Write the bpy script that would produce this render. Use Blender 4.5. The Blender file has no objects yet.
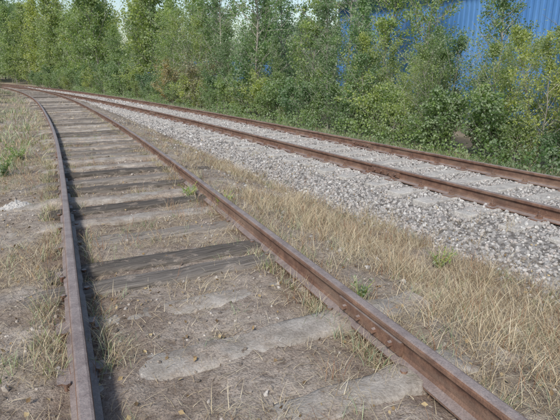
import bpy, math, numpy as np, bmesh
from mathutils import Vector
R0=np.random.default_rng(7)
scene=bpy.context.scene
# ------------------------------------------------------------------ helpers
def hsh(ix,iy,seed):
    h=(ix.astype(np.int64)*374761393+iy.astype(np.int64)*668265263+seed*1442695041)&0xffffffff
    h=((h^(h>>13))*1274126177)&0xffffffff
    h=h^(h>>16)
    return (h&0xffff)/65535.0
def vn(x,y,seed=0):
    x=np.asarray(x,float);y=np.asarray(y,float)
    xi=np.floor(x);yi=np.floor(y);fx=x-xi;fy=y-yi
    fx=fx*fx*(3-2*fx);fy=fy*fy*(3-2*fy)
    a=hsh(xi,yi,seed);b=hsh(xi+1,yi,seed);c=hsh(xi,yi+1,seed);d=hsh(xi+1,yi+1,seed)
    return (a*(1-fx)+b*fx)*(1-fy)+(c*(1-fx)+d*fx)*fy
def fbm(x,y,seed=0,o=4):
    t=0;a=.5;s=0
    for i in range(o):
        t=t+a*vn(x*2**i,y*2**i,seed+i*17);s+=a;a*=.5
    return t/s
def sstep(a,b,x):
    t=np.clip((np.asarray(x,float)-a)/(b-a),0,1);return t*t*(3-2*t)
def bend(s):
    """the whole line swings gently to the left"""
    s=np.asarray(s,float);q=np.clip(s-10,0,50)
    return -.0020*q*q-.20*np.clip(s-60,0,None)
def mk(name,V,F,mats,midx=None,smooth=False,attr=None,parent=None,warp=True):
    me=bpy.data.meshes.new(name)
    V=np.array(V,np.float64)
    if warp:V[:,0]+=bend(V[:,1])
    V=V.astype(np.float32)
    if not isinstance(F,list):F=[F]
    F=[np.asarray(f,np.int32) for f in F if len(f)]
    nl=sum(f.size for f in F);npoly=sum(len(f) for f in F)
    me.vertices.add(len(V));me.vertices.foreach_set('co',V.ravel())
    me.loops.add(nl);me.loops.foreach_set('vertex_index',np.concatenate([f.ravel() for f in F]))
    st=[];o=0
    for f in F:
        k=f.shape[1];st.append(o+np.arange(len(f))*k);o+=f.size
    me.polygons.add(npoly);me.polygons.foreach_set('loop_start',np.concatenate(st).astype(np.int32))
    if midx is not None:me.polygons.foreach_set('material_index',np.asarray(midx,np.int32))
    me.polygons.foreach_set('use_smooth',np.full(npoly,bool(smooth)))
    for m in mats:me.materials.append(m)
    if attr is not None:
        ca=me.color_attributes.new('mask','FLOAT_COLOR','POINT')
        ca.data.foreach_set('color',np.asarray(attr,np.float32).ravel())
    me.update(calc_edges=True);me.validate()
    ob=bpy.data.objects.new(name,me);scene.collection.objects.link(ob)
    if parent:ob.parent=parent
    return ob
def empty(name):
    e=bpy.data.objects.new(name,None);scene.collection.objects.link(e);return e
class Acc:
    def __init__(s):s.V=[];s.Q=[];s.T=[];s.n=0;s.mq=[];s.mt=[]
    def add(s,V,Q=None,T=None,m=0):
        V=np.asarray(V,float)
        if Q is not None and len(Q):s.Q.append(np.asarray(Q)+s.n);s.mq.append(np.full(len(Q),m))
        if T is not None and len(T):s.T.append(np.asarray(T)+s.n);s.mt.append(np.full(len(T),m))
        s.V.append(V);s.n+=len(V)
    def make(s,name,mats,**k):
        F=[];mi=[]
        if s.Q:F.append(np.concatenate(s.Q));mi.append(np.concatenate(s.mq))
        if s.T:F.append(np.concatenate(s.T));mi.append(np.concatenate(s.mt))
        return mk(name,np.concatenate(s.V),F,mats,np.concatenate(mi),**k)
# ------------------------------------------------------------------ materials
def newmat(name):
    m=bpy.data.materials.new(name);m.use_nodes=True;nt=m.node_tree
    b=nt.nodes['Principled BSDF'];b.inputs['Roughness'].default_value=.9
    b.inputs['Specular IOR Level'].default_value=.25
    return m,nt,b
def N(nt,t,**k):
    n=nt.nodes.new(t)
    for a,v in k.items():setattr(n,a,v)
    return n
def ramp(nt,fac,stops,interp='LINEAR'):
    r=N(nt,'ShaderNodeValToRGB');r.color_ramp.interpolation=interp
    e=r.color_ramp.elements
    while len(e)<len(stops):e.new(.5)
    for i,(p,c) in enumerate(stops):
        e[i].position=p;e[i].color=(*c,1) if len(c)==3 else c
    nt.links.new(fac,r.inputs[0]);return r.outputs[0]
def noise(nt,vec,scale,detail=4,rough=.6):
    n=N(nt,'ShaderNodeTexNoise');n.inputs['Scale'].default_value=scale;n.inputs['Detail'].default_value=detail
    n.inputs['Roughness'].default_value=rough
    if vec is not None:nt.links.new(vec,n.inputs['Vector'])
    return n.outputs['Fac']
def mix(nt,fac,a,b,mode='MIX'):
    m=N(nt,'ShaderNodeMix',data_type='RGBA',blend_type=mode)
    for i,v in ((0,fac),(6,a),(7,b)):
        if isinstance(v,(int,float)):m.inputs[i].default_value=v
        elif isinstance(v,tuple):m.inputs[i].default_value=(*v,1)
        else:nt.links.new(v,m.inputs[i])
    return m.outputs[2]
def bump(nt,b,h,strength=.5,dist=.02):
    n=N(nt,'ShaderNodeBump');n.inputs['Strength'].default_value=strength;n.inputs['Distance'].default_value=dist
    nt.links.new(h,n.inputs['Height']);nt.links.new(n.outputs[0],b.inputs['Normal'])
def pos(nt,scale=None):
    g=N(nt,'ShaderNodeNewGeometry')
    if scale is None:return g.outputs['Position']
    m=N(nt,'ShaderNodeMapping');m.inputs['Scale'].default_value=scale
    nt.links.new(g.outputs['Position'],m.inputs['Vector']);return m.outputs[0]
def math2(nt,op,a,b):
    m=N(nt,'ShaderNodeMath',operation=op)
    for i,v in ((0,a),(1,b)):
        if isinstance(v,(int,float)):m.inputs[i].default_value=v
        else:nt.links.new(v,m.inputs[i])
    return m.outputs[0]
def soil(nt,p):
    n1=noise(nt,p,1.3,5,.65);n2=noise(nt,p,14,5,.7);n3=noise(nt,p,90,3,.7)
    dirt=ramp(nt,n1,[(.3,(.19,.15,.12)),(.45,(.265,.224,.19)),(.6,(.365,.327,.292)),(.75,(.24,.197,.162))])
    d2=ramp(nt,n2,[(.3,(.5,.46,.43)),(.5,(1,1,1)),(.7,(1.28,1.25,1.22))])
    dirt=mix(nt,1.0,dirt,d2,'MULTIPLY')
    sp3=ramp(nt,n3,[(.36,(.5,.46,.42)),(.5,(1,1,1)),(.66,(1.35,1.3,1.22))])
    return mix(nt,.8,dirt,sp3,'MULTIPLY'),n2,n3
def ground_mat():
    m,nt,b=newmat('ground_soil');p=pos(nt)
    at=N(nt,'ShaderNodeAttribute',attribute_name='mask');sp=N(nt,'ShaderNodeSeparateColor');nt.links.new(at.outputs['Color'],sp.inputs[0])
    dirt,n2,n3=soil(nt,p)
    straw=ramp(nt,noise(nt,pos(nt,(60,25,40)),1.0,3,.7),[(.3,(.17,.13,.09)),(.5,(.325,.265,.18)),(.7,(.44,.37,.265))])
    g=math2(nt,'MULTIPLY',sp.outputs[1],ramp(nt,n2,[(.35,(0,0,0)),(.6,(1,1,1))]))
    c=mix(nt,g,dirt,straw)
    vo=N(nt,'ShaderNodeTexVoronoi');vo.inputs['Scale'].default_value=19;nt.links.new(p,vo.inputs['Vector'])
    st=ramp(nt,vo.outputs['Color'],[(.1,(.19,.18,.17)),(.5,(.29,.275,.265)),(.9,(.38,.365,.35))])
    dk=ramp(nt,vo.outputs['Distance'],[(.35,(1,1,1)),(.75,(.45,.43,.41))])
    st=mix(nt,1.0,st,dk,'MULTIPLY')
    c=mix(nt,sp.outputs[0],c,st)
    c=mix(nt,sp.outputs[2],c,mix(nt,.6,c,(.16,.095,.068)))
    nt.links.new(c,b.inputs['Base Color']);b.inputs['Roughness'].default_value=.97
    bump(nt,b,math2(nt,'ADD',n2,math2(nt,'MULTIPLY',n3,.4)),.8,.03)
    return m
def rust_mat():
    m,nt,b=newmat('rail_rust')
    p=pos(nt);n1=noise(nt,p,9,6,.7);n2=noise(nt,p,120,3,.7);n0=noise(nt,pos(nt,(1.2,1.2,6)),1.0,4)
    side=ramp(nt,n1,[(.3,(.068,.037,.029)),(.5,(.14,.076,.054)),(.7,(.23,.135,.094))])
    side=mix(nt,ramp(nt,n0,[(.45,(0,0,0)),(.65,(1,1,1))]),side,mix(nt,.5,side,(.25,.19,.15)))
    top=ramp(nt,n1,[(.3,(.165,.13,.125)),(.6,(.28,.24,.232)),(.8,(.22,.16,.135))])
    g=N(nt,'ShaderNodeNewGeometry');s=N(nt,'ShaderNodeSeparateXYZ');nt.links.new(g.outputs['Normal'],s.inputs[0])
    f=ramp(nt,s.outputs[2],[(.75,(0,0,0)),(.97,(1,1,1))])
    c=mix(nt,f,side,top);c=mix(nt,.45,c,ramp(nt,n2,[(.3,(.4,.4,.4)),(.7,(1.5,1.45,1.4))]),'MULTIPLY')
    nt.links.new(c,b.inputs['Base Color'])
    r=mix(nt,f,(.88,.88,.88),(.45,.45,.45));nt.links.new(r,b.inputs['Roughness'])
    b.inputs['Specular IOR Level'].default_value=.5
    bump(nt,b,math2(nt,'ADD',n1,n2),.5,.006);return m
def wood_mat():
    m,nt,b=newmat('weathered_timber')
    p=pos(nt,(1.5,38,20));n1=noise(nt,p,1.6,6,.7);n2=noise(nt,pos(nt),5,5,.7)
    c=ramp(nt,n1,[(.3,(.055,.048,.043)),(.45,(.145,.13,.117)),(.6,(.25,.228,.208)),(.75,(.36,.335,.31))])
    g=N(nt,'ShaderNodeNewGeometry')
    c=mix(nt,1.0,c,ramp(nt,g.outputs['Random Per Island'],[(0,(.5,.48,.46)),(.45,(1,.98,.96)),(1,(1.5,1.47,1.43))]),'MULTIPLY')
    so,_,_=soil(nt,pos(nt))
    c=mix(nt,ramp(nt,n2,[(.56,(0,0,0)),(.64,(.95,.95,.95))]),c,so)
    nt.links.new(c,b.inputs['Base Color']);bump(nt,b,n1,.8,.02);return m
def conc_mat(name,lo,hi,dirty=0):
    m,nt,b=newmat(name);p=pos(nt);n1=noise(nt,p,5,6,.7);n2=noise(nt,p,70,3,.7)
    c=ramp(nt,n1,[(.35,lo),(.6,hi)]);c=mix(nt,.7,c,ramp(nt,n2,[(.3,(.6,.58,.55)),(.6,(1.1,1.1,1.1))]),'MULTIPLY')
    if dirty:
        so,_,_=soil(nt,pos(nt));c=mix(nt,ramp(nt,noise(nt,p,3.2,5,.65),[(.5-dirty,(0,0,0)),(.62-dirty,(1,1,1))]),c,so)
    nt.links.new(c,b.inputs['Base Color']);bump(nt,b,math2(nt,'ADD',n1,n2),.6,.014);return m
def island_mat(name,stops,rough=.9,grain=0,bumpy=False):
    m,nt,b=newmat(name);g=N(nt,'ShaderNodeNewGeometry')
    c=ramp(nt,g.outputs['Random Per Island'],stops)
    if grain:
        n=noise(nt,pos(nt),grain,2,.7);c=mix(nt,.7,c,ramp(nt,n,[(.3,(.65,.65,.65)),(.7,(1.25,1.25,1.25))]),'MULTIPLY')
    nt.links.new(c,b.inputs['Base Color']);b.inputs['Roughness'].default_value=rough;return m
def leaf_mat(name,stops,trans=.35,scale=.7):
    m,nt,b=newmat(name);g=N(nt,'ShaderNodeNewGeometry');oi=N(nt,'ShaderNodeObjectInfo')
    c=ramp(nt,g.outputs['Random Per Island'],stops)
    c=mix(nt,1.0,c,ramp(nt,noise(nt,pos(nt),scale,2,.6),[(.3,(.66,.77,.8)),(.7,(1.45,1.36,1.15))]),'MULTIPLY')
    c=mix(nt,1.0,c,ramp(nt,oi.outputs['Random'],[(0,(.8,.94,1.05)),(.5,(1.05,1.05,1.02)),(1,(1.45,1.3,1.0))]),'MULTIPLY')
    c=mix(nt,g.outputs['Backfacing'],c,mix(nt,.5,c,(.34,.39,.32)))
    nt.links.new(c,b.inputs['Base Color']);b.inputs['Roughness'].default_value=.5
    t=N(nt,'ShaderNodeBsdfTranslucent');nt.links.new(mix(nt,1.0,c,(1.5,1.6,.9),'MULTIPLY'),t.inputs[0])
    ms=N(nt,'ShaderNodeMixShader');ms.inputs[0].default_value=trans
    nt.links.new(b.outputs[0],ms.inputs[1]);nt.links.new(t.outputs[0],ms.inputs[2])
    nt.links.new(ms.outputs[0],nt.nodes['Material Output'].inputs[0]);return m
M_ground=ground_mat();M_rust=rust_mat();M_wood=wood_mat()
M_pale=conc_mat('dusty_sleeper',(.22,.195,.17),(.39,.36,.33),.02)
M_conc=conc_mat('concrete',(.32,.305,.29),(.5,.48,.455))
M_stone=island_mat('crushed_stone',[(0,(.24,.232,.228)),(.3,(.31,.298,.29)),(.55,(.36,.348,.34)),(.72,(.38,.342,.32)),(.9,(.44,.43,.42)),(1,(.53,.52,.505))],.9,60,True)
M_peb=island_mat('pebbles',[(0,(.13,.11,.095)),(.5,(.28,.24,.205)),(1,(.45,.42,.39))],.9,60)
M_straw=island_mat('dry_grass_blades',[(0,(.17,.115,.075)),(.2,(.31,.235,.15)),(.5,(.43,.355,.235)),(.8,(.53,.455,.32)),(1,(.61,.55,.41))],.75)
M_red=island_mat('dry_weed_stems',[(0,(.16,.075,.05)),(.5,(.29,.165,.1)),(1,(.4,.27,.165))],.8)
M_gg=leaf_mat('green_grass_blades',[(0,(.11,.16,.055)),(.5,(.19,.25,.09)),(1,(.31,.34,.15))],trans=.2)
M_dl=island_mat('fallen_leaves',[(0,(.12,.08,.045)),(.5,(.27,.19,.1)),(1,(.42,.34,.2))],.8)
M_bark=conc_mat('bark',(.18,.165,.145),(.4,.385,.35))
M_leafP=leaf_mat('poplar_leaves',[(0,(.115,.185,.09)),(.4,(.165,.25,.115)),(.8,(.215,.3,.145)),(1,(.28,.355,.18))],.47)
M_leafY=leaf_mat('willow_leaves',[(0,(.17,.225,.085)),(.5,(.25,.315,.115)),(1,(.34,.38,.165))],.47)
M_leafD=leaf_mat('shrub_leaves',[(0,(.09,.15,.065)),(.5,(.145,.225,.095)),(1,(.21,.29,.13))],.44)
M_leafHaze=leaf_mat('haze_tinted_leaves',[(0,(.2,.26,.22)),(.5,(.27,.34,.27)),(1,(.35,.4,.31))],scale=.12)  # aerial haze painted into the leaf colour: paler and bluer for distant trees
M_leafB=leaf_mat('dry_shrub_leaves',[(0,(.14,.11,.07)),(.5,(.22,.17,.105)),(1,(.3,.27,.15))])
# ------------------------------------------------------------------ layout (X across the tracks, Y along them)
C2=5.92
def n1(s):
    s=np.asarray(s,float)
    return np.where(s<17,.76+.1*s,np.where(s<86,5.92-3.46*(np.clip(86-s,0,None)/69)**2,5.92))-.25*sstep(6,22,s)*sstep(60,30,s)
def z1(s):return -.11*sstep(14,55,s)
G=.79
def parts(n,s):
    d=n-n1(s)
    base=np.where(d>0,-.27*sstep(1.15,2.3,d),-.03*sstep(1.2,2.2,-d))
    zA=z1(s)*(1-sstep(1.15,2.3,np.abs(d)))+base
    zB=-.115-np.maximum(0,np.maximum(4.7-n,n-7.1))*.175+.03*(fbm(n*1.5,s*1.5,5,3)-.5)
    zB=np.maximum(zB,-.7)
    return zA,zB,d
def gz(n,s):
    n=np.asarray(n,float);s=np.asarray(s,float)
    zA,zB,d=parts(n,s)
    near=sstep(60,10,np.abs(s))*sstep(30,10,np.abs(n))
    r=.055*(fbm(n*.9,s*.9,1,3)-.5)+.05*(fbm(n*3.3,s*3.3,2,4)-.5)+.026*(fbm(n*17,s*17,3,3)-.5)*near
    z=np.maximum(zA+r*.9,zB+r*.35)
    z=z-.035*np.exp(-((np.abs(d)-G)/.12)**2)*(zA>zB)
    return z+1.0*(fbm(n*.02,s*.02,9,2)-.5)*sstep(35,120,np.hypot(n,s-20))
def grow(a,b,st,f):
    o=[a]
    while o[-1]<b:o.append(o[-1]+st);st*=f
    return np.array(o)
ns=np.concatenate([-grow(3,500,.06,1.18)[::-1],np.arange(-2.96,8.6,.04),grow(8.6,500,.06,1.17)])
ss=np.concatenate([-grow(.6,200,.06,1.25)[::-1],np.arange(-.56,8.5,.04),np.arange(8.5,20,.09),grow(20,900,.12,1.07)])
NN,SS=np.meshgrid(ns,ss);Z=gz(NN,SS)
zA,zB,dd=parts(NN,SS)
mb=sstep(-.02,.03,zB-zA+.06*(fbm(NN*5,SS*5,33,3)-.5))*(NN>3)*(NN<8.3)
def grass_density(n,s):
    d=n-n1(s);pch=fbm(n*.9,s*.9,41,3);p2=fbm(n*3.1,s*3.1,47,3)
    g=np.zeros_like(d)
    close=sstep(6.5,2.5,s)
    g=np.where(d>G,(.3+.7*sstep(.9,2.2,d)*(.6+.4*close))*sstep(.39,.54,pch*.5+p2*.5+.06*close),g)
    g=np.where((d<=G)&(d>-G),.5*sstep(.47,.62,pch*.45+p2*.55)+.3*sstep(.5,.75,np.abs(d))*sstep(.42,.6,p2),g)
    g=np.where(d<=-G,.75*sstep(.39,.55,pch*.5+p2*.5),g)
    _a,_b,_=parts(n,s)
    g=g*np.where(_b>_a,.03,1.)
    g=np.where(n>7.9,1.,g)
    return g
gd=grass_density(NN,SS)
rust=np.exp(-((np.abs(dd)-G)/.16)**2)*.8+.2*(np.abs(dd)<G)
att=np.stack([mb,np.clip(gd,0,1)*.9,np.clip(rust*(1-mb),0,1),np.ones_like(mb)],-1).reshape(-1,4)
V=np.stack([NN,SS,Z],-1).reshape(-1,3)
nx=len(ns);ny=len(ss);I=np.arange(nx*ny).reshape(ny,nx)
Q=np.stack([I[:-1,:-1],I[:-1,1:],I[1:,1:],I[1:,:-1]],-1).reshape(-1,4)
mk('ground',V,Q,[M_ground],smooth=True,attr=att)
# ------------------------------------------------------------------ rails
prof=np.array([(-.066,0),(-.066,.012),(-.02,.028),(-.009,.045),(-.009,.115),(-.028,.126),(-.034,.132),(-.034,.152),(-.030,.161),(-.02,.165),(.02,.165),(.030,.161),(.034,.152),(.034,.132),(.028,.126),(.009,.115),(.009,.045),(.02,.028),(.066,.012),(.066,0)])
def rail(acc,off,s0,s1,cf,zf,step=.5):
    s=np.arange(s0,s1+.01,step);c=cf(s);e=1e-2
    tx=(cf(s+e)-cf(s-e))/(2*e);L=np.hypot(tx,1);tx=tx/L;ty=1/L
    jig=.004*(fbm(s*.7,s*0+off*3,77,2)-.5)*2
    px=c+off*ty+jig;py=s-off*tx;z=zf(s)+.006*(fbm(s*.5,s*0+off,78,2)-.5)
    k=len(prof)
    V=np.stack([px[:,None]+prof[None,:,0]*ty[:,None],py[:,None]-prof[None,:,0]*tx[:,None],z[:,None]+prof[None,:,1]],-1).reshape(-1,3)
    I=np.arange(len(s)*k).reshape(len(s),k);J=np.roll(I,-1,1)
    Q=np.stack([I[:-1],I[1:],J[1:],J[:-1]],-1).reshape(-1,4)
    T=[]
    for row,fl in ((0,1),(len(s)-1,-1)):T+=[(I[row,0],I[row,i],I[row,i+1])[::fl] for i in range(1,k-1)]
    acc.add(V,Q,np.array(T))
c2f=lambda s:np.full_like(np.asarray(s,float),C2)
zr1=lambda s:z1(s)+.005
zr2=lambda s:np.full_like(np.asarray(s,float),-.095)
T1=empty('railway_track');T2=empty('railway_track')
def box(acc,c,sz,rz=0,m=0,tp=1.0):
    x,y,z=[a/2 for a in sz]
    v=np.array([(-x,-y,-z),(x,-y,-z),(x,y,-z),(-x,y,-z),(-x*tp,-y*tp,z),(x*tp,-y*tp,z),(x*tp,y*tp,z),(-x*tp,y*tp,z)])
    cs,sn=math.cos(rz),math.sin(rz);v=np.stack([v[:,0]*cs-v[:,1]*sn,v[:,0]*sn+v[:,1]*cs,v[:,2]],1)+np.array(c)
    acc.add(v,[(0,3,2,1),(4,5,6,7),(0,1,5,4),(1,2,6,5),(2,3,7,6),(3,0,4,7)],m=m)
def cyl(acc,c,axis,r,h,m=0,k=6):
    a=np.arange(k)*2*math.pi/k+.3;ax={'x':0,'y':1,'z':2}[axis];o=[i for i in range(3) if i!=ax]
    v=np.zeros((2*k,3))
    for j in (0,1):
        v[j*k:(j+1)*k,o[0]]=np.cos(a)*r;v[j*k:(j+1)*k,o[1]]=np.sin(a)*r;v[j*k:(j+1)*k,ax]=(j-.5)*h
    v+=np.array(c);q=[(i,(i+1)%k,k+(i+1)%k,k+i) for i in range(k)]
    t=[(0,i+1,i) for i in range(1,k-1)]+[(k,k+i,k+i+1) for i in range(1,k-1)]
    acc.add(v,q,t,m=m)
for nm,off,e in (('rail_left',-G,74.5),('rail_right',G,72)):
    a=Acc();rail(a,off,-4,e,n1,zr1);a.make(nm,[M_rust],parent=T1)
for nm,off in (('rail_left',-.77),('rail_right',.79)):
    a=Acc();rail(a,off,-4,240,c2f,zr2,1.0);a.make(nm,[M_rust],parent=T2)
def fish(acc,off,s,cf,zf):
    c=float(cf(s));h=-math.atan(float(cf(s+.01)-cf(s-.01))/.02)
    for sd in (-1,1):
        x=c+off+sd*.022
        box(acc,(x,s,float(zf(s))+.08),(.026,.62,.078),h)
        for k in (-.23,-.08,.08,.23):
            cyl(acc,(x+sd*.022-math.tan(h)*k,s+k,float(zf(s))+.08),'x',.017,.03)
a=Acc()
for off,s in ((G,1.95),(-G,9.2),(G,13.6),(-G,21)):fish(a,off,s,n1,zr1)
a.make('fishplates',[M_rust],parent=T1)
a=Acc()
for off,s in ((-.77,5.6),(.79,8.1),(-.77,18),(.79,20.5)):fish(a,off,s,c2f,zr2)
a.make('fishplates',[M_rust],parent=T2)
def sleeper(acc,s0,c,L,w,top,rot=0,bow=0,seed=0,m=0,wn=.02,tilt=0):
    rg=np.random.default_rng(seed);K=46;u=np.linspace(-L/2,L/2,K)
    ty=top+.03*(fbm(u*2.2,u*0+seed,seed,3)-.5)+tilt*u-.05*sstep(.92,1.15,np.abs(u));hw=w/2+wn*(fbm(u*4,u*0+seed+3,seed+5,3)-.5)*2
    hw2=w/2+wn*(fbm(u*4,u*0+seed+9,seed+8,3)-.5)*2
    cy=bow*(1-(2*u/L)**2)
    pr=[(-1,-.14,0),(-1,-.012,0),(-.82,0,0),(-.3,.003,0),(.3,.002,0),(.82,0,0),(1,-.012,0),(1,-.14,0)]
    rows=[]
    for k,(a,b,_) in enumerate(pr):
        y=cy+np.where(a<0,a*hw,a*hw2);z=ty+b+(.012*(vn(u*14,u*0+k*3.7,seed+k)-.5) if -.1<b else 0)
        rows.append(np.stack([u,y,z],-1))
    V=np.stack(rows,1).reshape(-1,3);cs,sn=math.cos(rot),math.sin(rot)
    V=np.stack([c+V[:,0]*cs-V[:,1]*sn,s0+V[:,0]*sn+V[:,1]*cs,V[:,2]],-1)
    k=8;I=np.arange(K*k).reshape(K,k)
    Q=np.stack([I[:-1,:-1],I[1:,:-1],I[1:,1:],I[:-1,1:]],-1).reshape(-1,4)
    E=[(I[r,0],I[r,1],I[r,6],I[r,7]) for r in (0,-1)]+[(I[r,1],I[r,2],I[r,5],I[r,6]) for r in (0,-1)]+[(I[r,2],I[r,3],I[r,4],I[r,5]) for r in (0,-1)]
    acc.add(V,np.concatenate([Q,np.array(E)]),m=m)
a=Acc()
sl=[(-.5,0,.0,0),(.15,0,.0,0),(.85,0,-.004,0),(1.58,1,-.006,.03),(2.33,1,.006,.026),(2.85,1,-.008,0),(3.38,0,.02,0),(3.72,0,.016,0),(4.4,0,.012,.01),(5.0,1,.026,-.01),(5.5,0,.03,0),(6.0,1,.04,-.01),(6.5,0,.036,0),(6.95,0,.04,0)]
s=7.45
while s<66:
    sl.append((s,0 if R0.random()>.25 else 1,.034+R0.random()*.02,0));s+=.48+R0.random()*.1
spos=[]
for i,(s,m,t,tl) in enumerate(sl):
    hd=-math.atan(float(n1(s+.1)-n1(s-.1))/.2)
    L=2.7;bow=-.1 if s==2.33 else (-.12 if s==6.0 else 0)
    sleeper(a,s,float(n1(s))+R0.normal(0,.04),L,.2+R0.random()*.06,t+float(z1(s)),hd+R0.normal(0,.018),bow,i*13+3,m,.03,tl)
    spos.append((s,hd))
a.make('sleepers',[M_wood,M_pale],parent=T1,smooth=True)
a=Acc()
for s,hd in spos:
    if s<30:
        for off in (-G,G):
            x=float(n1(s))+off;z=float(z1(s))
            box(a,(x,s-off*math.sin(-hd),z-.006),(.24,.14,.022),hd)
            for sd in (-1,1):
                cyl(a,(x+sd*.085,s+.03*sd,z+.012),'z',.013,.035);cyl(a,(x+sd*.082,s+.03*sd,z+.03),'z',.019,.012)
a.make('tie_plates_and_spikes',[M_rust],parent=T1)
a=Acc();f=Acc();s=-1.;s2=[]
while s<110:
    w=.24+R0.random()*.03;y=s+R0.normal(0,.02);hx=1.38+R0.normal(0,.05);cx=C2+R0.normal(0,.03);r=R0.normal(0,.012)
    box(a,(cx,y,-.160),(hx*2,w,.14),r,tp=.985)
    s2.append(y)
    if s<34:
        for off in (-.77,.79):
            x=C2+off;box(f,(x,y,-.085),(.33,.15,.018),0)
            for sd in (-1,1):
                box(f,(x+sd*.078,y,-.063),(.06,.07,.03),0,tp=.75);cyl(f,(x+sd*.088,y,-.035),'z',.011,.07);cyl(f,(x+sd*.088,y,-.04),'z',.02,.02)
    s+=.58
oc=a.make('sleepers',[M_conc],parent=T2)
bv=oc.modifiers.new('bevel','BEVEL');bv.width=.012;bv.segments=2
f.make('rail_fastenings',[M_rust],parent=T2)
s2=np.array(s2)
# ------------------------------------------------------------------ stones
bm=bmesh.new();bmesh.ops.create_icosphere(bm,subdivisions=1,radius=1)
icoV=np.array([v.co[:] for v in bm.verts]);icoF=np.array([[v.index for v in f.verts] for f in bm.faces]);bm.free()
def stones(n,s,r,zoff,rng):
    K=len(n)
    V=np.repeat(icoV[None],K,0)*(1+rng.uniform(-.28,.28,(K,12,1)))
    V=V*rng.uniform(.65,1.25,(K,1,3))
    q=rng.normal(size=(K,4));q/=np.linalg.norm(q,axis=1)[:,None];w,x,y,z=q.T
    Rm=np.stack([1-2*(y*y+z*z),2*(x*y-z*w),2*(x*z+y*w),2*(x*y+z*w),1-2*(x*x+z*z),2*(y*z-x*w),2*(x*z-y*w),2*(y*z+x*w),1-2*(x*x+y*y)],-1).reshape(K,3,3)
    V=np.einsum('kij,kvj->kvi',Rm,V)*r[:,None,None]
    V+=np.stack([n,s,gz(n,s)+zoff],-1)[:,None]
    F=icoF[None]+(np.arange(K)*12)[:,None,None]
    return V.reshape(-1,3),F.reshape(-1,3)
acc=Acc()
def ballast(s0,s1,dens,r0,r1):
    K=int((s1-s0)*4.8*dens);n=R0.uniform(3.3,8.1,K);s=R0.uniform(s0,s1,K)
    a_,b_,d=parts(n,s);e=b_-a_
    keep=R0.random(K)<sstep(-.035,.025,e+.05*(fbm(n*3,s*3,91,3)-.5))
    keep&=(n1(s)+1.0<n)|(n1(s)-1.0>n)|(R0.random(K)<.12)
    ds=np.min(np.abs(s[:,None]-s2[None]),1);ons=(ds<.12)&(np.abs(n-C2)<1.35)
    keep&=~ons|(R0.random(K)<.08+.45*sstep(.5,.63,fbm(n*2,s*2,97,3)))
    keep&=(np.abs(n-C2+.77)>.07)&(np.abs(n-C2-.79)>.07)
    n,s,ons=n[keep],s[keep],ons[keep];r=R0.uniform(r0,r1,len(n))*np.where(R0.random(len(n))<.4,.65,1)
    V,F=stones(n,s,r,R0.uniform(-.4,.55,len(n))*r+np.where(ons,.02,0),R0);acc.add(V,T=F)
ballast(-1,10,850,.012,.026);ballast(10,22,340,.02,.036);ballast(22,45,110,.035,.06);ballast(45,85,35,.05,.09)
acc.make('ballast_gravel',[M_stone])
acc=Acc()
K=16000;n=R0.uniform(-1.5,4.3,K);s=.4+13*R0.random(K)**1.4
keep=R0.random(K)<(.12+.88*sstep(.48,.62,fbm(n*1.2,s*1.2,55,3)));n,s=n[keep],s[keep]
r=.004+.012*R0.random(len(n))**3+.012*(R0.random(len(n))<.02)
V,F=stones(n,s,r,r*.2,R0);acc.add(V,T=F)
K=420;n=R0.uniform(2.3,4.4,K);s=R0.uniform(.5,16,K);r=R0.uniform(.012,.027,K);V,F=stones(n,s,r,r*.2,R0);acc.add(V,T=F,m=1)
acc.make('pebbles',[M_peb,M_stone])
# ------------------------------------------------------------------ grass
def blades(acc,n,s,h,w,lean,rng,m=0,zo=0.):
    K=len(n);a=rng.uniform(0,2*math.pi,K);t=np.array([0,.35,.7,1.]);wd=np.array([1,.85,.55,.08])
    dx,dy=np.cos(a),np.sin(a);b=a+math.pi/2+rng.normal(0,.5,K);curl=rng.normal(0,.25,K)
    hor=lean[:,None]*(t**1.6)[None]*h[:,None];up=h[:,None]*np.sqrt(np.clip(1-lean**2*.9,.02,1))[:,None]*(t-(.25*lean[:,None])*t**2)
    side=curl[:,None]*h[:,None]*t**2
    cx=n[:,None]+dx[:,None]*hor-dy[:,None]*side;cy=s[:,None]+dy[:,None]*hor+dx[:,None]*side;cz=(gz(n,s)-.004+zo)[:,None]+up
    ox=np.cos(b)[:,None]*w[:,None]*wd/2;oy=np.sin(b)[:,None]*w[:,None]*wd/2
    V=np.stack([np.stack([cx-ox,cy-oy,cz],-1),np.stack([cx+ox,cy+oy,cz],-1)],2).reshape(-1,3)
    B=np.array([[0,1,3,2],[2,3,5,4],[4,5,7,6]]);Q=(B[None]+(np.arange(K)*8)[:,None,None]).reshape(-1,4)
    acc.add(V,Q,m=m)
def sample(K,n0,n_1,s0,s_1,pw=1.0,fn=grass_density):
    n=R0.uniform(n0,n_1,K);s=s0+(s_1-s0)*R0.random(K)**pw
    k=R0.random(K)<fn(n,s);return n[k],s[k]
def tuft(n,s,per,spread):
    n=np.repeat(n,per);s=np.repeat(s,per);return n+R0.normal(0,spread,len(n)),s+R0.normal(0,spread,len(s))
g=Acc()
n,s=sample(160000,-2,4.6,.3,14,1.35,lambda n,s:np.clip(.16+grass_density(n,s),0,1)*np.where(n>4.2,.1,1))
K=len(n);blades(g,n,s,R0.uniform(.03,.14,K),R0.uniform(.0016,.0036,K),R0.uniform(.93,1.04,K),R0,0,.006)
n,s=sample(5600,-2,4.6,.3,16,1.3);n,s=tuft(n,s,13,.035);K=len(n)
blades(g,n,s,R0.uniform(.04,.16,K),R0.uniform(.0018,.0036,K),R0.uniform(.5,1.02,K),R0)
n,s=sample(3200,1.9,4.7,.8,10,1.1);n,s=tuft(n,s,15,.045);K=len(n)
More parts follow.
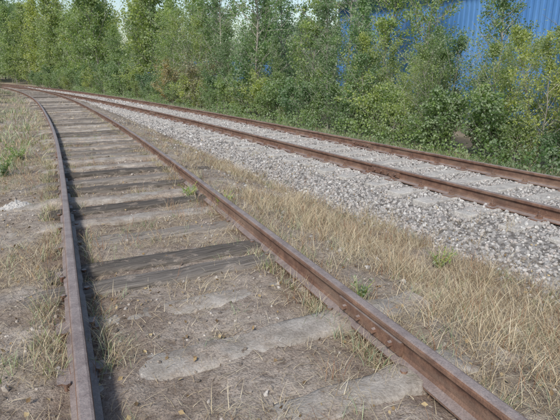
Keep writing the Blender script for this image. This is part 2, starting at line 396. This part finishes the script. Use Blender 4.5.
blades(g,n,s,R0.uniform(.07,.24,K),R0.uniform(.0018,.004,K),R0.uniform(.5,1.03,K),R0)
n,s=sample(300,2.2,4.7,.8,9,1.1);n,s=tuft(n,s,34,.035);K=len(n)
blades(g,n,s,R0.uniform(.14,.32,K),R0.uniform(.002,.004,K),R0.uniform(.3,.95,K),R0)
for off,th in ((-G-.13,.44),(-G-.2,.46),(-G+.13,.5),(G-.13,.44),(G+.14,.44)):
    s=.4+20*R0.random(450)**1.3;s=s[fbm(s*1.6,s*0+off*7,61,2)>th];n=n1(s)+off+R0.normal(0,.03,len(s));n,s=tuft(n,s,13 if off!=-G+.13 else 9,.03);K=len(n)
    blades(g,n,s,R0.uniform(.05,.18,K),R0.uniform(.0018,.0036,K),R0.uniform(.3,1.0,K),R0)
    q=R0.random(K)<.3;K=q.sum();blades(g,n[q],s[q],R0.uniform(.05,.15,K),R0.uniform(.003,.005,K),R0.uniform(.2,.9,K),R0,2)
n,s=sample(4000,-6,3.6,14,60,1.4);n,s=tuft(n,s,9,.1);K=len(n)
blades(g,n,s,R0.uniform(.05,.2,K),R0.uniform(.006,.014,K),R0.uniform(.4,1.0,K),R0)
n=R0.uniform(-10,-1.2,6200);s=8+100*R0.random(6200)**1.4;pt=fbm(n*.5,s*.25,15,3);k=pt>.4;n,s=n[k],s[k];n,s=tuft(n+n1(s),s,8,.15);K=len(n)
q=R0.random(K)<.35
for qq,mm in ((q,0),(~q,2)):
    k=qq.sum();blades(g,n[qq],s[qq],R0.uniform(.08,.34,k),R0.uniform(.006,.018,k),R0.uniform(.3,.95,k),R0,mm)
n,s=sample(2600,-1.8,4.4,.5,13,1.2);n,s=tuft(n,s,9,.035);K=len(n)
blades(g,n,s,R0.uniform(.04,.14,K),R0.uniform(.0025,.005,K),R0.uniform(.3,.95,K),R0,2)
n,s=sample(2200,-1.4,4.2,.5,12,1.4);n,s=tuft(n,s,7,.03);K=len(n)
blades(g,n,s,R0.uniform(.06,.24,K),R0.uniform(.002,.004,K),R0.uniform(.1,.95,K),R0,1)
g.make('dry_grass',[M_straw,M_red,M_gg])
# ------------------------------------------------------------------ leaves & trees
def leaves(acc,P,size,rng,m=1,droop=.3,asp=.8):
    K=len(P);d=rng.normal(size=(K,3));d[:,2]-=droop;d/=np.linalg.norm(d,axis=1)[:,None]
    nn=rng.normal(size=(K,3));nn[:,2]+=.9;sd=np.cross(d,nn);sd/=np.linalg.norm(sd,axis=1)[:,None];up=np.cross(sd,d)
    L=size*rng.uniform(.65,1.25,K)[:,None];W=L*asp*.5
    V=np.stack([P,P+d*L*.45-sd*W+up*W*.25,P+d*L,P+d*L*.45+sd*W+up*W*.25],1).reshape(-1,3)
    Q=(np.arange(K)*4)[:,None]+np.arange(4);acc.add(V,Q,m=m)
def tube(acc,P,r,k=5,m=0):
    P=np.asarray(P,float);K=len(P);T=np.gradient(P,axis=0);T/=np.linalg.norm(T,axis=1)[:,None]+1e-9
    ref=np.array([.3,.9,.1]);A=np.cross(T,ref);A/=np.linalg.norm(A,axis=1)[:,None]+1e-9;B=np.cross(T,A)
    an=np.arange(k)*2*math.pi/k;V=P[:,None]+(A[:,None]*np.cos(an)[None,:,None]+B[:,None]*np.sin(an)[None,:,None])*np.asarray(r)[:,None,None]
    I=np.arange(K*k).reshape(K,k);J=np.roll(I,-1,1);acc.add(V.reshape(-1,3),np.stack([I[:-1],J[:-1],J[1:],I[1:]],-1).reshape(-1,4),m=m)
g=Acc()
n=R0.normal(8.0,.2,3600);s=1+44*R0.random(3600)**1.4;n,s=tuft(n,s,7,.06);K=len(n)
md=R0.random(K)<.25
for q,mm in ((md,0),(~md,1)):
    k=q.sum();blades(g,n[q],s[q],R0.uniform(.08,.3,k),R0.uniform(.004,.01,k),R0.uniform(.3,.95,k),R0,mm)
K=22000;n=R0.normal(8.05,.22,K);s=1+44*R0.random(K)**1.5;c=fbm(n*1.5,s*1.5,19,3);leaves(g,np.stack([n,s,gz(n,s)+R0.random(K)*.55*sstep(.35,.6,c)],-1),.06,R0,2)
g.make('verge_weeds',[M_straw,M_gg,M_leafY])
def tree_mesh(seed,H,R,nbr,lps,ls,lm,stems=1,low=.06,up=(.5,1.1),asp=.8,name='t',thin=0.):
    rg=np.random.default_rng(seed);a=Acc();LP=[]
    for st in range(stems):
        az=rg.uniform(0,6.28);hh=H*rg.uniform(.75,1) if st else H;ln=(.05 if stems==1 else rg.uniform(.1,.35))
        t=np.linspace(0,1,9);wob=np.cumsum(rg.normal(0,.015*hh,(9,2)),0);b0=rg.normal(0,.08 if stems>1 else 0,2)
        P=np.stack([b0[0]+wob[:,0]*t+math.cos(az)*ln*hh*t**1.4,b0[1]+wob[:,1]*t+math.sin(az)*ln*hh*t**1.4,t*hh-.15],-1)
        r0=.0065*hh+.006;tube(a,P,r0*(1-t*.88),6)
        nb=nbr//stems
        for i in range(nb):
            tt=low+(.98-low)*((i+rg.random())/nb);p0=np.array([np.interp(tt,t,P[:,k]) for k in range(3)])
            az2=i*2.4+rg.normal(0,.5);pf=(math.sin(math.pi*min(1,(tt*.8+.28)))**.7)*.75+.25
            if tt>.75:pf*=max(.25,(1.02-tt)/.27)
            Lb=R*pf*rg.uniform(.5,1.3);el=rg.uniform(*up)
            u=np.linspace(0,1,5)[:,None];dv=np.array([math.cos(az2)*math.cos(el),math.sin(az2)*math.cos(el),math.sin(el)])
            B=p0+dv*u*Lb+np.array([0,0,.18*Lb])*u**2+np.cumsum(rg.normal(0,.03*Lb,(5,3)),0)*u
            tube(a,B,r0*.32*(1-.8*u[:,0]),4)
            ns_=5;br=rg.choice([.25,.8,1.3,1.6])
            for j in range(ns_+1):
                if j==ns_:S=B[1:]
                else:
                    q=rg.uniform(.15,.95);s0=np.array([np.interp(q,u[:,0],B[:,k]) for k in range(3)])
                    dv2=dv+rg.normal(0,.75,3);dv2/=np.linalg.norm(dv2);l2=Lb*rg.uniform(.25,.55)
                    w=np.linspace(0,1,3)[:,None];S=s0+dv2*w*l2;tube(a,S,r0*.12*(1-.7*w[:,0])+.001,3)
                c=rg.poisson(lps*br*rg.choice([.4,1,1.5])*(1-thin*tt));q=rg.random(c)**.7*(len(S)-1);i0=np.minimum(q.astype(int),len(S)-2);fq=(q-i0)[:,None]
                LP.append(S[i0]*(1-fq)+S[i0+1]*fq+rg.normal(0,ls*.7+.02*R,(c,3)))
    leaves(a,np.concatenate(LP),ls,rg,1,.3,asp)
    ob=a.make(name,[M_bark,lm],warp=False);me=ob.data;bpy.data.objects.remove(ob);return me
pops=[tree_mesh(11+i,6.2+i*.5,1.2+.12*i,70,33,.076,M_leafP,low=.03,name='poplar',thin=.4) for i in range(3)]
yel=[tree_mesh(31+i,4.3,1.35,60,35,.07,M_leafY,stems=3,low=.03,asp=.55,name='willow',thin=.2) for i in range(2)]
far=[tree_mesh(51+i,9,2.2,76,32,.14,M_leafP if i==1 else M_leafY,low=.03,name='fartree',thin=.2) for i in range(3)]
shr=[tree_mesh(71+i,1.6,.75,30,24,.058,M_leafD if i!=1 else M_leafY,stems=5,low=.03,name='shrub') for i in range(3)]
dry=tree_mesh(91,2.6,1.4,60,14,.07,M_leafB,stems=6,low=.05,up=(.3,1.2),name='dryshrub')
def place(me,name,n,s,sc,szz=None):
    o=bpy.data.objects.new(name,me);scene.collection.objects.link(o)
    o.location=(n+float(bend(s)),s,float(gz(n,s)));o.rotation_euler=(0,0,R0.uniform(0,6.28));k=sc*R0.uniform(.92,1.08);o.scale=(k,k,k*(szz or 1));return o
s=2.;i=0
while s<29:
    q=R0.random();n=9.0+R0.uniform(-.3,.7)+(s>18)*.3;i+=1
    if s<12:
        if q<.6:place(pops[R0.integers(3)],'poplar_tree',n,s,R0.uniform(.45,.78))
        else:place(yel[R0.integers(2)],'willow_tree',n,s,R0.uniform(.55,.76))
        s+=R0.uniform(1.15,1.8)
    else:
        k=(.48,1.05,.72,.55,.95)[i%5]
        if q<.65:place(pops[R0.integers(3)],'poplar_tree',n,s,k)
        else:place(yel[R0.integers(2)],'willow_tree',n,s,k*1.1)
        s+=R0.uniform(1.3,1.9)
for s,k in ((3.6,.75),(6.2,.85),(8.9,.7),(11.4,.85),(13.4,1.05),(15.5,.9),(17.8,.66),(20,.95),(22.5,.66),(25,.8),(28.,.95),(31.5,.8)):
    place(pops[R0.integers(3)],'poplar_tree',11.6+R0.uniform(-.4,.8),s,k)
place(yel[0],'willow_tree',8.55,8.0,.6);place(yel[1],'willow_tree',8.6,5.4,.6);place(pops[0],'poplar_tree',8.7,10.6,.6)
s=31.;i=0
while s<105:
    i+=1;k=(.95,.68,1.08,.84,.62,1.0,.9)[i%7]
    place(far[(0,1,2,0,2)[i%5]],'poplar_tree',10.3+R0.uniform(-.8,1.2),s,k*(1+max(0,s-45)*.006));s+=R0.uniform(2.4,3.8)
s=38.
while s<110:
    place(far[R0.integers(3)],'poplar_tree',15+R0.uniform(-1,2),s,R0.uniform(.65,1.15)*(1+max(0,s-45)*.006));s+=R0.uniform(3.5,5.5)
s=1.5
while s<60:
    place(shr[R0.integers(3)],'shrub',8.45+R0.uniform(-.25,.5)+(s>20)*.4,s,R0.uniform(.5,1.1)*(1+(s>30)*.5));s+=R0.uniform(.4,.7)*(1+s*.025)
for n,s,k in ((9.0,22.5,.95),(8.9,26,.9),(1.2,35,.55),(.2,31,.6)):place(dry,'dry_shrub',n,s,k)
for n,s,k,i in ((.2,27,.85,0),(1.0,40,1.2,2),(-.5,20,.6,1),(.9,46,1.4,0),(.0,24,.6,2),(1.1,37.5,1.0,1),(.5,33,.9,2),(-.3,17,.45,0)):place(shr[i],'shrub',n,s,k)
a=Acc();rg=np.random.default_rng(5);P=[]
for i in range(190):
    az=math.radians(rg.uniform(-25,75));dd_=rg.uniform(95,150)
    if az>=math.radians(14):
        n=rg.uniform(27,44);s=n/math.tan(az)
    else:n=dd_*math.sin(az);s=dd_*math.cos(az)
    if abs(n-C2-float(bend(s)))<6 and s<150:continue
    H=rg.uniform(7,13)
    if az>.24:H=rg.uniform(3.,5.6)*math.hypot(n,s)/48
    W=H*.3;z0=float(gz(n-bend(s),s));c=16
    tube(a,np.array([(n,s,z0-.3),(n,s,z0+H*.5),(n+.2,s,z0+H*.9)]),np.array([.18,.1,.03])*H/10,6)
    for j in range(c):
        t=rg.uniform(.06,1);rr=W*math.sin(math.pi*min(.95,t*.8+.15));an=rg.uniform(0,6.28);cen=np.array([n+math.cos(an)*rr*rg.random()**.5,s+math.sin(an)*rr*rg.random()**.5,z0+t*H])
        tube(a,np.array([(n,s,cen[2]-.6),cen]),np.array([.05,.02]),3)
        v=rg.normal(size=(80,3));P.append(cen+v*np.array([1,1,.7])*W*.3)
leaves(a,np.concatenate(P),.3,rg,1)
a.make('distant_trees',[M_bark,M_leafHaze],warp=False)
s=34.
while s<120:
    place(far[R0.integers(3)],'poplar_tree',-7+R0.uniform(-2,1.5)-(s<50)*2,s,R0.uniform(.6,.95));s+=R0.uniform(3,4.5)
def weed(name,n,s,h,R,cnt,ls,lm,seed):
    rg=np.random.default_rng(seed);a=Acc();L=[]
    for i in range(cnt):
        an=rg.uniform(0,6.28);l=rg.uniform(.5,1)
        u=np.linspace(0,1,4)[:,None];S=np.array([math.cos(an)*R*l,math.sin(an)*R*l,h*l])*np.hstack([u**1.3,u**1.3,u]);tube(a,S,.003*(1-.6*u[:,0]),3)
        q=rg.random(9);L.append(np.stack([np.interp(q,u[:,0],S[:,k]) for k in range(3)],-1)+rg.normal(0,.012,(9,3)))
    leaves(a,np.concatenate(L),ls,rg,1,0,.4);o=a.make(name,[M_gg,lm],warp=False);o.location=(n,s,float(gz(n,s)))
weed('weed_plant',-.02,8.1,.42,.25,34,.05,M_leafD,1);weed('weed_plant',.25,9.6,.35,.25,26,.055,M_leafY,11)
weed('weed_plant',1.95,5.6,.2,.14,16,.04,M_leafD,2);weed('weed_plant',1.98,2.35,.16,.1,14,.03,M_leafD,3);weed('weed_plant',3.4,2.9,.2,.15,18,.035,M_leafD,4)
weed('weed_plant',2.1,4.9,.22,.14,18,.04,M_leafD,5)
a=Acc();K=2600;n=R0.uniform(-1.5,4.6,K);s=.4+12*R0.random(K)**1.3;leaves(a,np.stack([n,s,gz(n,s)+.012],-1),.03,R0,0,.0,.7);a.make('fallen_leaves',[M_dl])
m,nt,b=newmat('white_plastic');b.inputs['Base Color'].default_value=(.4,.39,.38,1);b.inputs['Roughness'].default_value=.5
x=np.linspace(-1,1,50);X,Y=np.meshgrid(x,x);rr=np.hypot(X,Y);rim=1+.5*(fbm(np.arctan2(Y,X)*1.3+9,X*0,8,2)-.5)
hh=.035*np.clip(1-rr/rim,0,1)**.5+.09*(np.abs(fbm(X*3.4+5,Y*3.4,3,3)-.5)*2)*np.clip(1.15-rr,0,1)-.012
px,py=.06,6.2;Vx=np.stack([px+X*.18,py+Y*.13,gz(px+X*.18,py+Y*.13)+hh+.015*vn(X*11,Y*11,4)*(rr<1)-(rr>.97)*.04],-1).reshape(-1,3)
I=np.arange(2500).reshape(50,50);mk('plastic_bag',Vx,np.stack([I[:-1,:-1],I[:-1,1:],I[1:,1:],I[1:,:-1]],-1).reshape(-1,4),[m])
# ------------------------------------------------------------------ blue warehouse and fence
m,nt,b=newmat('blue_painted_sheet');b.inputs['Roughness'].default_value=.5
c=ramp(nt,noise(nt,pos(nt,(1,1,.3)),1.2,4),[(.35,(.07,.19,.45)),(.65,(.12,.27,.56))]);nt.links.new(c,b.inputs['Base Color']);M_blue=m
m,nt,b=newmat('grey_roof_sheet');b.inputs['Base Color'].default_value=(.22,.23,.24,1);M_roof=m
def corr(acc,p0,p1,z0,z1_,pitch=.2,dep=.035,m=0):
    p0=np.array(p0,float);p1=np.array(p1,float);L=np.linalg.norm(p1-p0);d=(p1-p0)/L;o=np.array([d[1],-d[0]])
    k=int(L/pitch);u=[];v=[]
    for i in range(k):
        for a_,b_ in ((0,0),(.4,0),(.5,1),(.9,1)):u.append((i+a_)*pitch);v.append(b_*dep)
    u=np.array(u);v=np.array(v);P=p0+u[:,None]*d+v[:,None]*o;K=len(P)
    V=np.concatenate([np.c_[P,np.full(K,z0)],np.c_[P,np.full(K,z1_)]]);i=np.arange(K-1);acc.add(V,np.stack([i,i+1,K+i+1,K+i],-1),m=m)
W=empty('warehouse');EY=19.
a=Acc();corr(a,(14,2),(14,EY),-.4,4.3);corr(a,(14,EY),(22,EY),-.4,4.3);corr(a,(22,2),(14,2),-.4,4.3);corr(a,(22,EY),(22,2),-.4,4.3);a.make('walls',[M_blue],parent=W,warp=False)
E4=EY+.4
a=Acc();a.add([(13.6,1.6,4.3),(13.6,E4,4.3),(18,E4,5.5),(18,1.6,5.5),(22.4,1.6,4.3),(22.4,E4,4.3),(13.6,1.6,4.2),(13.6,E4,4.2),(22.4,1.6,4.2),(22.4,E4,4.2)],[(0,3,2,1),(3,4,5,2),(0,1,7,6),(4,8,9,5),(6,7,9,8)],T=[(0,4,3),(1,2,5)]);a.make('roof',[M_roof],parent=W,warp=False)
F=empty('metal_fence');a=Acc();corr(a,(14.2,24.6),(14.8,60),-.4,2.1);a.make('panels',[M_blue],parent=F)
a=Acc()
for y in np.arange(24.9,60,3.):box(a,(14.3+(y-24.3)*.017,y,.9),(.08,.08,2.7))
a.make('posts',[M_roof],parent=F)
# ------------------------------------------------------------------ light, sky, camera
w=bpy.data.worlds.new('World');scene.world=w;w.use_nodes=True;nt=w.node_tree
sk=nt.nodes.new('ShaderNodeTexSky');sk.sky_type='NISHITA';sk.sun_disc=False
EL,AZ=math.radians(42),math.radians(228)
sk.sun_elevation=EL;sk.sun_rotation=AZ;sk.dust_density=1.5;sk.air_density=1.2;sk.ozone_density=1.
nt.links.new(sk.outputs[0],nt.nodes['Background'].inputs[0]);nt.nodes['Background'].inputs[1].default_value=.15
L=bpy.data.lights.new('sun','SUN');L.energy=3.8;L.angle=math.radians(10);L.color=(1,.95,.86)
lo=bpy.data.objects.new('sun',L);scene.collection.objects.link(lo)
d=Vector((math.sin(AZ)*math.cos(EL),math.cos(AZ)*math.cos(EL),math.sin(EL)));lo.rotation_euler=d.to_track_quat('Z','Y').to_euler();lo.location=(0,-5,20)
cam=bpy.data.cameras.new('camera');cam.sensor_width=36;cam.lens=31.2;cam.clip_end=3000;cam.clip_start=.05
co=bpy.data.objects.new('camera',cam);scene.collection.objects.link(co);co.location=(0,0,1.51);co.rotation_euler=(math.radians(90-16.1),0,math.radians(-30));scene.camera=co
scene.view_settings.view_transform='Standard';scene.view_settings.look='None';scene.view_settings.exposure=0
print('VERTS',sum(len(m.vertices) for m in bpy.data.meshes))
